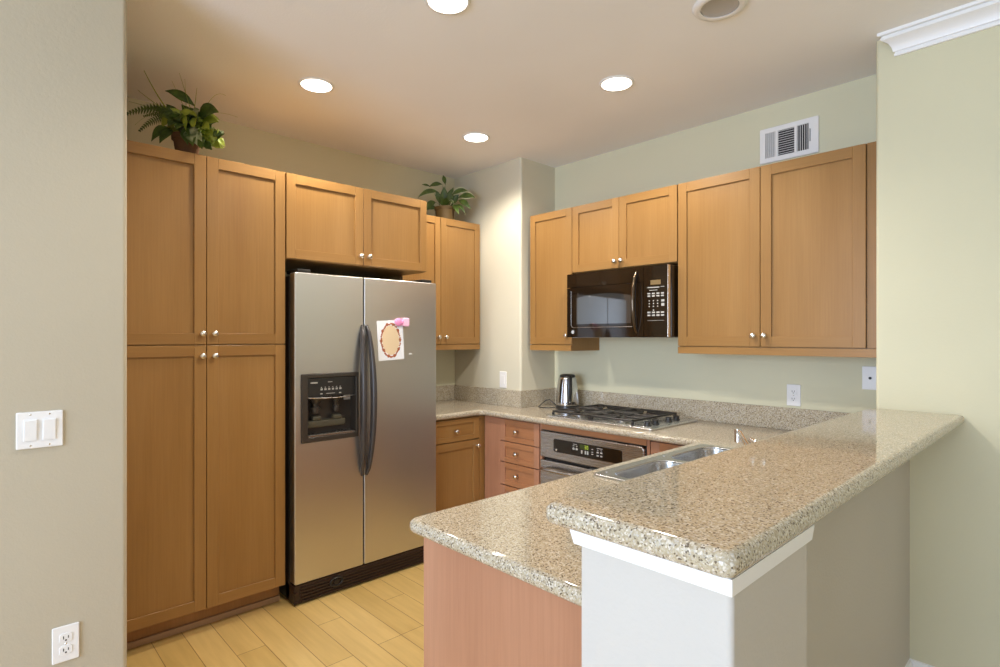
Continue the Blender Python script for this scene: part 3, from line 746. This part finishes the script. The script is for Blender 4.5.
for x in (-0.023, 0.023):
    m = MB(); m.box(x-0.0165, x+0.0165, -0.0085, -0.005, -0.033, 0.033, 0.001); m.rings([[Vector((x-0.014, -0.0085, -0.030)), Vector((x+0.014, -0.0085, -0.030)), Vector((x+0.014, -0.0085, 0.030)), Vector((x-0.014, -0.0085, 0.030))], [Vector((x-0.014, -0.0092, -0.030)), Vector((x+0.014, -0.0092, -0.030)), Vector((x+0.014, -0.0125, 0.030)), Vector((x-0.014, -0.0125, 0.030))]])
    m.build('rocker', M['white'], r)
for x in (-0.023, 0.023):
    for z in (-0.048, 0.048):
        m = MB(); m.lathe([(0.003, 0), (0.002, 0.001), (0.0005, 0.001)], (x, -0.006, z), (0, -1, 0), 10); m.build('screw', M['nickel'], r)
duplex(plate_root('wall_outlet', 'white duplex outlet low on the near left wall', 'outlet', (-2.2598, 0.218, 0.432), 90, G))
duplex(plate_root('wall_outlet', 'white duplex outlet above the long backsplash right of the cooktop', 'outlet', (-1.094, YR-0.0002, 1.103), 0, G))
r = plate_root('cable_plate', 'white wall plate with a small dark jack at the wall corner under the cabinets', 'wall plate', (-0.742, YR-0.0002, 1.213), 0, G)
m = MB(); m.slab(rect(-0.035, 0.035, -0.0575, 0.0575, 0.004), 0, 0.006, 0.003, mat4=FRONT); m.build('plate', M['white'], r)
m = MB(); m.lathe([(0.0065, 0), (0.0065, 0.005), (0.003, 0.006), (0.0005, 0.006)], (0.0, -0.006, 0), (0, -1, 0), 12); m.build('jack', M['slot'], r)
r = plate_root('light_switch', 'narrow white switch plate on the corner chase above its backsplash', 'switch', (-2.965, 2.8378, 1.104), 0, G)
m = MB(); m.slab(rect(-0.036, 0.036, -0.060, 0.060, 0.004), 0, 0.006, 0.003, mat4=FRONT); m.build('plate', M['white'], r)
m = MB(); m.box(-0.0165, 0.0165, -0.0085, -0.005, -0.033, 0.033, 0.001); m.build('rocker', M['white'], r)

# ------------------------------------------------------------------ air vent
r = thing('air_vent', 'white air register above the wide cabinet near the ceiling', 'vent', (-1.1195, YR-0.0003, 2.4725), 0)
vw, vh = 0.1495, 0.096
banks = ((-0.118, -0.066), (-0.052, 0.030), (0.044, 0.100))
m = MB(); m.slab(rect(-vw, vw, -vh, vh, 0.007), 0, 0.012, 0.005, holes=[rect(a, b_, -0.068, 0.068) for a, b_ in banks], mat4=FRONT); m.build('frame', M['white'], r)
m = MB(); m.box(-0.125, 0.11, -0.0015, -0.0003, -0.075, 0.075); m.build('duct_opening', M['slot'], r)
for k, (a, b_) in enumerate(banks):
    m = MB()
    if k == 1:
        for i in range(11):
            z = -0.062+i*0.0124
            m.rings([[Vector((x, -0.0105, z-0.001)), Vector((x, -0.0115, z+0.001)), Vector((x, -0.003, z+0.004)), Vector((x, -0.002, z+0.002))] for x in (a-0.002, b_+0.002)])
    else:
        n = 5; sp = (b_-a)/n; s = -1 if k == 0 else 1
        for i in range(n):
            x = a+sp*(i+0.5)
            m.rings([[Vector((x-0.0012+s*0.0, -0.0110, z)), Vector((x+0.0012, -0.0110, z)), Vector((x+0.0012-s*0.0035, -0.002, z)), Vector((x-0.0012-s*0.0035, -0.002, z))] for z in (-0.069, 0.069)])
    m.build('louver_bank', M['white'], r)
m = MB(); m.box(0.108, 0.111, -0.016, -0.011, -0.03, 0.035); m.build('damper_lever', M['dgrey'], r)

# ------------------------------------------------------------------ recessed lights
def can(loc, label):
    r = thing('recessed_light', label, 'ceiling light', loc, 0, 'lit recessed ceiling lights')
    m = MB(); m.lathe([(0.075, -0.0005), (0.075, -0.006), (0.081, -0.007), (0.086, -0.005), (0.088, -0.0005)], (0, 0, 0), (0, 0, 1), 40, 0, False, False); m.rings
    m.build('trim_ring', M['white'], r, 60)
    m = MB(); m.lathe([(0.0745, -0.001), (0.073, -0.005), (0.001, -0.008)], (0, 0, 0), (0, 0, 1), 40); m.build('lens', M['lamp'], r, 60)
    d = bpy.data.lights.new('bulb', 'SPOT'); d.energy = CAN_ENERGY; d.color = CAN_COLOR; d.spot_size = math.radians(150); d.spot_blend = 0.55; d.shadow_soft_size = 0.05
    o = bpy.data.objects.new('bulb', d); C.objects.link(o); o.parent = r; o.location = (0, 0, -0.065)
    return r
def copy_tree(o, parent=None):
    c = o.copy(); C.objects.link(c)
    if parent is not None: c.parent = parent
    for ch in list(o.children): copy_tree(ch, c)
    return c
p0 = can((-2.704, 1.272, CEIL), 'lit recessed ceiling light above the refrigerator and pantry front')
for loc, lab in (((-1.685, 1.318, CEIL), 'lit recessed ceiling light cut by the top edge of the picture'),
                 ((-1.645, 2.366, CEIL), 'lit recessed ceiling light in front of the cabinets right of the microwave'),
                 ((-2.705, 2.346, CEIL), 'smallest lit recessed ceiling light in the back corner beside the small plant')):
    c = copy_tree(p0); c.location = loc; c['label'] = lab
r = thing('ceiling_fixture', 'unlit round white ceiling fixture with grey inner baffle at top right', 'ceiling fixture', (-0.985, 2.10, CEIL), 0)
m = MB(); m.lathe([(0.072, -0.0005), (0.070, -0.010), (0.082, -0.013), (0.096, -0.009), (0.101, -0.0005)], (0, 0, 0), (0, 0, 1), 40, 0, False, False); m.build('trim_ring', M['white'], r, 60)
m = MB(); m.lathe([(0.0715, -0.001), (0.068, -0.008), (0.055, -0.006), (0.050, -0.003), (0.001, -0.002)], (0, 0, 0), (0, 0, 1), 40); m.build('baffle', plain('grey_baffle', (0.42, 0.40, 0.38), 0.4), r, 60)

# ------------------------------------------------------------------ plants
def leaf(m, base, az, elev, length, width, droop, mi=0, edge=None, segs=7, shape=0.8):
    """arched leaf with a folded midrib; a second material can edge it"""
    p = Vector(base); rows = []
    e = elev; step = length/segs
    side = Vector((-math.sin(az), math.cos(az), 0))
    for i in range(segs+1):
        t = i/segs
        wv = width*(math.sin(PI*min(1, t**shape*0.96+0.02)))*0.5
        d = Vector((math.cos(az)*math.cos(e), math.sin(az)*math.cos(e), math.sin(e)))
        nrm = side.cross(d)
        cols = [-1, -0.72, 0, 0.72, 1] if edge is not None else [-1, 0, 1]
        rows.append([m.bm.verts.new(p+side*(wv*c)-nrm*(-abs(c)*wv*0.25)) for c in cols])
        p = p+d*step; e -= droop/segs
    n = len(rows[0])
    for a, b in zip(rows, rows[1:]):
        for j in range(n-1):
            f = m.bm.faces.new((a[j], a[j+1], b[j+1], b[j]))
            f.material_index = edge if (edge is not None and j in (0, n-2)) else mi
def blade(m, base, az, elev, length, w0, droop, mi=0, segs=10):
    p = Vector(base); e = elev; pts = []; 
    for i in range(segs+1):
        pts.append(p.copy()); p = p+Vector((math.cos(az)*math.cos(e), math.sin(az)*math.cos(e), math.sin(e)))*(length/segs); e -= droop/segs
    m.tube(pts, [max(w0*(1-i/segs), 0.0006) for i in range(segs+1)], 5, mi, 0.35)
def frond(m, base, az, elev, length, wid, droop, mi=0, n=14):
    p = Vector(base); e = elev; side = Vector((-math.sin(az), math.cos(az), 0)); pts = []
    for i in range(n+1):
        d = Vector((math.cos(az)*math.cos(e), math.sin(az)*math.cos(e), math.sin(e)))
        t = i/n; pts.append(p.copy())
        if i > 2:
            wl = wid*math.sin(PI*(0.25+0.72*t))
            nrm = side.cross(d)
            for s in (-1, 1):
                a = p; b = p+side*(s*wl*0.55)+d*(wl*0.22)+nrm*0.004; c = p+side*(s*wl)+d*(wl*0.45)-Vector((0, 0, wl*0.2))
                q = length/n*0.42
                vs_ = [m.bm.verts.new(v) for v in (a-d*q, b-d*q*0.9, c, b+d*q*0.9, a+d*q)]
                m.bm.faces.new(vs_).material_index = mi
        p = p+d*(length/n); e -= droop/n
    m.tube(pts, 0.0018, 5, mi)
def solid(o, th=0.0006):
    md = o.modifiers.new('thickness', 'SOLIDIFY'); md.thickness = th; return o

IR = Vector((math.cos(math.radians(46.6)), math.sin(math.radians(46.6)), 0))      # sideways along the shelf front diagonal
TV = Vector((math.sin(math.radians(46.6)), -math.cos(math.radians(46.6)), 0))     # out from the corner into the room
UP = Vector((0, 0, 1))
def spot(x, z, d=0.0): return IR*x+TV*d+UP*z
def bez(a, b, c, t): return a*((1-t)**2)+b*(2*t*(1-t))+c*(t*t)
def leaf_to(m, a, c, width, arch=0.03, mi=0, edge=None, segs=8, peak=0.42, tilt=0.0):
    """leaf from a to c, bowed upwards by arch, folded at the midrib, turned by tilt about its own axis"""
    b = (a+c)/2+UP*arch+TV*(arch*0.4); rows = []
    for i in range(segs+1):
        t = i/segs; p = bez(a, b, c, t)
        d = (bez(a, b, c, min(t+0.05, 1))-bez(a, b, c, max(t-0.05, 0))).normalized()
        nrm = (TV*0.95+UP*0.22); nrm = (nrm-d*nrm.dot(d)).normalized()
        side = d.cross(nrm); side = side*math.cos(tilt)+nrm*math.sin(tilt)
        tt = t/peak*0.5 if t < peak else 0.5+(t-peak)/(1-peak)*0.5
        w = width*0.5*(math.sin(PI*min(max(tt, 0.0), 1.0))**1.25)+0.0008
        cols = [-1, -0.74, 0, 0.74, 1] if edge is not None else [-1, -0.5, 0, 0.5, 1]
        rows.append([m.bm.verts.new(p+side*(w*q)+nrm*(abs(q)*w*0.28)) for q in cols])
    for r0, r1 in zip(rows, rows[1:]):
        for j in range(4):
            f = m.bm.faces.new((r0[j], r0[j+1], r1[j+1], r1[j]))
            f.material_index = edge if (edge is not None and j in (0, 3)) else mi
def stem_to(m, a, c, r=0.002, arch=0.02, mi=0, n=8):
    b = (a+c)/2+UP*arch
    m.tube([bez(a, b, c, i/n) for i in range(n+1)], [max(r*(1-0.75*i/n), 0.0006) for i in range(n+1)], 5, mi)
def frond_to(m, a, c, wid, arch, n=18):
    b = a*0.45+c*0.55+UP*arch; pts = [bez(a, b, c, i/n) for i in range(n+1)]
    m.tube(pts, 0.0016, 5, 0)
    for i in range(3, n+1):
        d = (pts[i]-pts[i-1]).normalized(); t = i/n
        nrm = (TV*0.95+UP*0.15); nrm = (nrm-d*nrm.dot(d)).normalized(); side = d.cross(nrm)
        wl = wid*(1.0-0.75*max(0, (t-0.35)/0.65))*(0.6+0.4*min(1, (t-0.1)/0.25))
        q = (pts[i]-pts[i-1]).length*0.40
        for s in (-1, 1):
            p = pts[i]
            ring = (p-d*q, p+side*(s*wl*0.5)-d*(q*0.4)+nrm*0.003, p+side*(s*wl)+d*(wl*0.35)-nrm*0.002, p+side*(s*wl*0.5)+d*(q*1.2)+nrm*0.003, p+d*q)
            vs_ = [m.bm.verts.new(v) for v in ring]
            m.bm.faces.new(vs_)
def solid(o, th=0.0006):
    md = o.modifiers.new('thickness', 'SOLIDIFY'); md.thickness = th; return o
rng = random.Random(11)
mats_ = [M['leaf'], M['leaf2'], M['leafvar'], M['leafpale']]

r = thing('potted_plant', 'large mixed fern and ivy arrangement in a terracotta pot on the pantry cupboard', 'plant', (-3.045, 0.765, 2.2885), 0)
m = MB(); m.lathe([(0.040, 0), (0.046, 0.004), (0.058, 0.080), (0.060, 0.084), (0.066, 0.086), (0.068, 0.110), (0.063, 0.112), (0.060, 0.100)], (0, 0, 0), (0, 0, 1), 32, 0, True, False); m.build('pot', M['terra'], r)
m = MB(); m.lathe([(0.0605, 0.098), (0.04, 0.104), (0.001, 0.106)], (0, 0, 0), (0, 0, 1), 24); m.build('soil', M['soil'], r)
PX = 0.00485
def P1(u, v, d=0.0): return spot((u-186.5)*PX, (157.0-v)*PX, d)
m = MB()
# broad leaves: base, tip, width, arch, colour, depth of base and tip
for (a, c, w, ar, mi, d0, d1) in (
        ((195, 104), (168, 91), 0.045, 0.030, 0, 0.0, 0.03), ((196, 122), (181, 102), 0.050, 0.010, 0, 0.0, 0.0), ((198, 116), (224, 114), 0.085, 0.030, 0, 0.0, 0.05), ((200, 124), (224, 124), 0.055, 0.03, 1, 0.0, 0.05),
        ((186, 128), (174, 108), 0.040, 0.015, 0, 0.0, 0.06), ((172, 128), (157, 143), 0.055, 0.030, 0, 0.02, 0.05), ((176, 130), (169, 147), 0.055, 0.015, 0, 0.03, 0.08),
        ((178, 118), (153, 104), 0.035, 0.010, 0, 0.0, 0.0), ((180, 116), (163, 100), 0.035, 0.008, 0, 0.0, -0.02), ((182, 118), (160, 112), 0.045, 0.02, 0, 0.0, 0.05),
        ((194, 131), (208, 150), 0.068, 0.018, 2, 0.06, 0.10), ((198, 132), (212, 146), 0.045, 0.015, 2, 0.05, 0.09), ((191, 130), (199, 150), 0.045, 0.012, 0, 0.06, 0.10),
        ((205, 132), (222, 139), 0.040, 0.02, 1, 0.02, 0.06), ((205, 128), (216, 132), 0.050, 0.02, 1, 0.03, 0.06), ((208, 134), (219, 147), 0.036, 0.012, 1, 0.03, 0.07),
        ((212, 138), (228, 133), 0.032, 0.012, 0, 0.0, 0.04), ((214, 143), (231, 136), 0.030, 0.008, 0, 0.03, 0.06), ((214, 143), (228, 151), 0.040, 0.012, 1, 0.03, 0.07),
        ((211, 145), (222, 155), 0.036, 0.010, 0, 0.06, 0.10), ((206, 140), (213, 154), 0.050, 0.010, 0, 0.06, 0.10), ((200, 138), (205, 152), 0.040, 0.010, 0, 0.07, 0.11),
        ((196, 118), (203, 134), 0.034, 0.012, 1, 0.03, 0.08), ((190, 116), (196, 135), 0.022, 0.01, 1, 0.05, 0.09), ((192, 112), (204, 120), 0.020, 0.012, 1, 0.03, 0.06), ((188, 118), (178, 112), 0.024, 0.01, 1, 0.04, 0.07),
        ((184, 124), (180, 132), 0.050, 0.01, 0, 0.06, 0.10), ((190, 126), (189, 136), 0.045, 0.01, 0, 0.06, 0.11), ((180, 120), (171, 121), 0.050, 0.012, 0, 0.05, 0.08), ((184, 118), (190, 126), 0.05, 0.01, 0, 0.05, 0.09)):
    leaf_to(m, P1(*a, d0), P1(*c, d1), w, ar, mi)
for i in range(92):
    u0, v0 = min(max(rng.gauss(190, 10), 174), 206), max(rng.gauss(122, 6), 112)
    a = rng.uniform(0, 2*PI); L = rng.uniform(8, 17)
    u1, v1 = u0+L*math.cos(a), min(v0+L*0.7*math.sin(a)+2, 148)
    if 172 < u1 < 198 and v1 > 134: v1 = 131
    leaf_to(m, P1(u0, min(v0, 136), rng.uniform(-0.07, 0.05)), P1(u1, v1, rng.uniform(-0.09, 0.09)), rng.uniform(0.026, 0.052), rng.uniform(0.005, 0.02), rng.choices([0, 1, 2], [6, 2.6, 0.9])[0], None, 6, 0.4, rng.uniform(-0.5, 0.5))
for i in range(26):
    u0, v0 = rng.uniform(200, 224), rng.uniform(128, 146)
    a = rng.uniform(-0.9, 1.3); L = rng.uniform(6, 10)
    leaf_to(m, P1(u0, v0, rng.uniform(-0.03, 0.07)), P1(u0+L*math.cos(a), v0+L*math.sin(a), rng.uniform(0.0, 0.10)), rng.uniform(0.024, 0.036), 0.008, rng.choices([0, 1, 2], [5, 3, 1.2])[0], None, 6, 0.35, rng.uniform(-0.5, 0.5))
solid(m.build('foliage', mats_, r, 80, False))
for a, c, wd, ar, d1 in (((180, 112), (127, 114), 0.040, 0.055, 0.02), ((176, 116), (147, 133), 0.036, 0.055, 0.06), ((178, 112), (139, 104), 0.022, 0.030, -0.03), ((180, 116), (150, 118), 0.024, 0.03, 0.05)):
    m = MB(); frond_to(m, P1(*a), P1(*c, d1), wd, ar); solid(m.build('fern_frond', M['fern'], r, 80, False), 0.0005)
m = MB()
for a, c, w, ar, d1 in (((182, 124), (151, 73.5), 0.0045, -0.055, 0.06), ((180, 118), (142, 91), 0.0028, -0.01, 0.04), ((176, 118), (128, 99), 0.003, 0.02, 0.0), ((192, 112), (186, 76), 0.0020, 0.0, 0.06), ((186, 110), (175, 81), 0.0014, 0.0, 0.03), ((186, 110), (188, 79), 0.0014, 0.0, 0.03), ((194, 108), (200, 88), 0.0022, 0.0, 0.03),
        ((204, 108), (229, 96), 0.0014, 0.075, 0.03), ((178, 118), (138, 125), 0.0014, 0.09, 0.03), ((200, 112), (238, 115), 0.0010, 0.03, 0.0)):
    stem_to(m, P1(*a), P1(*c, d1), w, ar)
m.build('grass_blades', M['leaf2'], r, 80)

r = thing('potted_plant', 'small leafy plant in a brown pot on the back corner wall cabinet', 'plant', (-3.345, 2.590, 2.281), 0)
m = MB(); m.lathe([(0.060, 0), (0.066, 0.004), (0.073, 0.090), (0.079, 0.092), (0.080, 0.110), (0.075, 0.112), (0.072, 0.100)], (0, 0, 0), (0, 0, 1), 32, 0, True, False); m.build('pot', M['olivepot'], r)
m = MB(); m.lathe([(0.0725, 0.098), (0.04, 0.104), (0.001, 0.105)], (0, 0, 0), (0, 0, 1), 24); m.build('soil', M['soil'], r)
QX = 0.00753
def P2(u, v, d=0.0): return spot((u-446.5)*QX, (222.0-v)*QX, d)
m = MB()
root = (446.5, 208)
for (a, c, w, ar, ed, d1, pk) in (
        ((447, 184), (444.5, 174), 0.030, 0.004, None, -0.02, 0.5), ((444, 184), (430.5, 186.5), 0.034, 0.020, None, 0.0, 0.45), ((432, 186), (423.5, 184), 0.016, 0.006, None, 0.0, 0.5),
        ((441, 193), (420.5, 200), 0.052, 0.050, 3, 0.07, 0.45), ((438, 203), (428, 214), 0.048, 0.040, None, 0.08, 0.45), ((438, 208), (430, 211), 0.040, 0.02, None, 0.05, 0.5),
        ((446.5, 206), (446, 187), 0.058, 0.0, None, 0.03, 0.5), ((444, 206), (438, 192), 0.044, 0.010, None, 0.05, 0.5), ((449, 204), (455, 187), 0.050, 0.006, None, 0.0, 0.5),
        ((453, 196), (471, 193), 0.052, 0.040, 3, 0.05, 0.45), ((460, 198.5), (477.5, 200), 0.062, 0.028, 3, 0.08, 0.5), ((460, 201), (473, 211.5), 0.044, 0.026, None, 0.09, 0.5),
        ((455, 206), (461.5, 217), 0.036, 0.028, None, 0.10, 0.5), ((458, 206), (468, 216.5), 0.026, 0.040, None, 0.08, 0.45), ((450, 206), (457, 207), 0.024, 0.045, 3, 0.10, 0.5),
        ((451, 206), (453, 193), 0.050, 0.012, None, 0.06, 0.5), ((446, 207), (442, 198), 0.045, 0.012, None, 0.08, 0.5), ((454, 206), (461, 196), 0.045, 0.02, None, 0.05, 0.5), ((448, 207), (450, 200), 0.045, 0.01, None, 0.09, 0.5)):
    stem_to(m, P2(446.5+(a[0]-446.5)*0.2, 209), P2(*a, d1*0.4), 0.003, 0.012, 0)
    leaf_to(m, P2(*a, d1*0.4), P2(*c, d1), w, ar, 0, ed, 9, pk)
solid(m.build('foliage', mats_, r, 80, False))
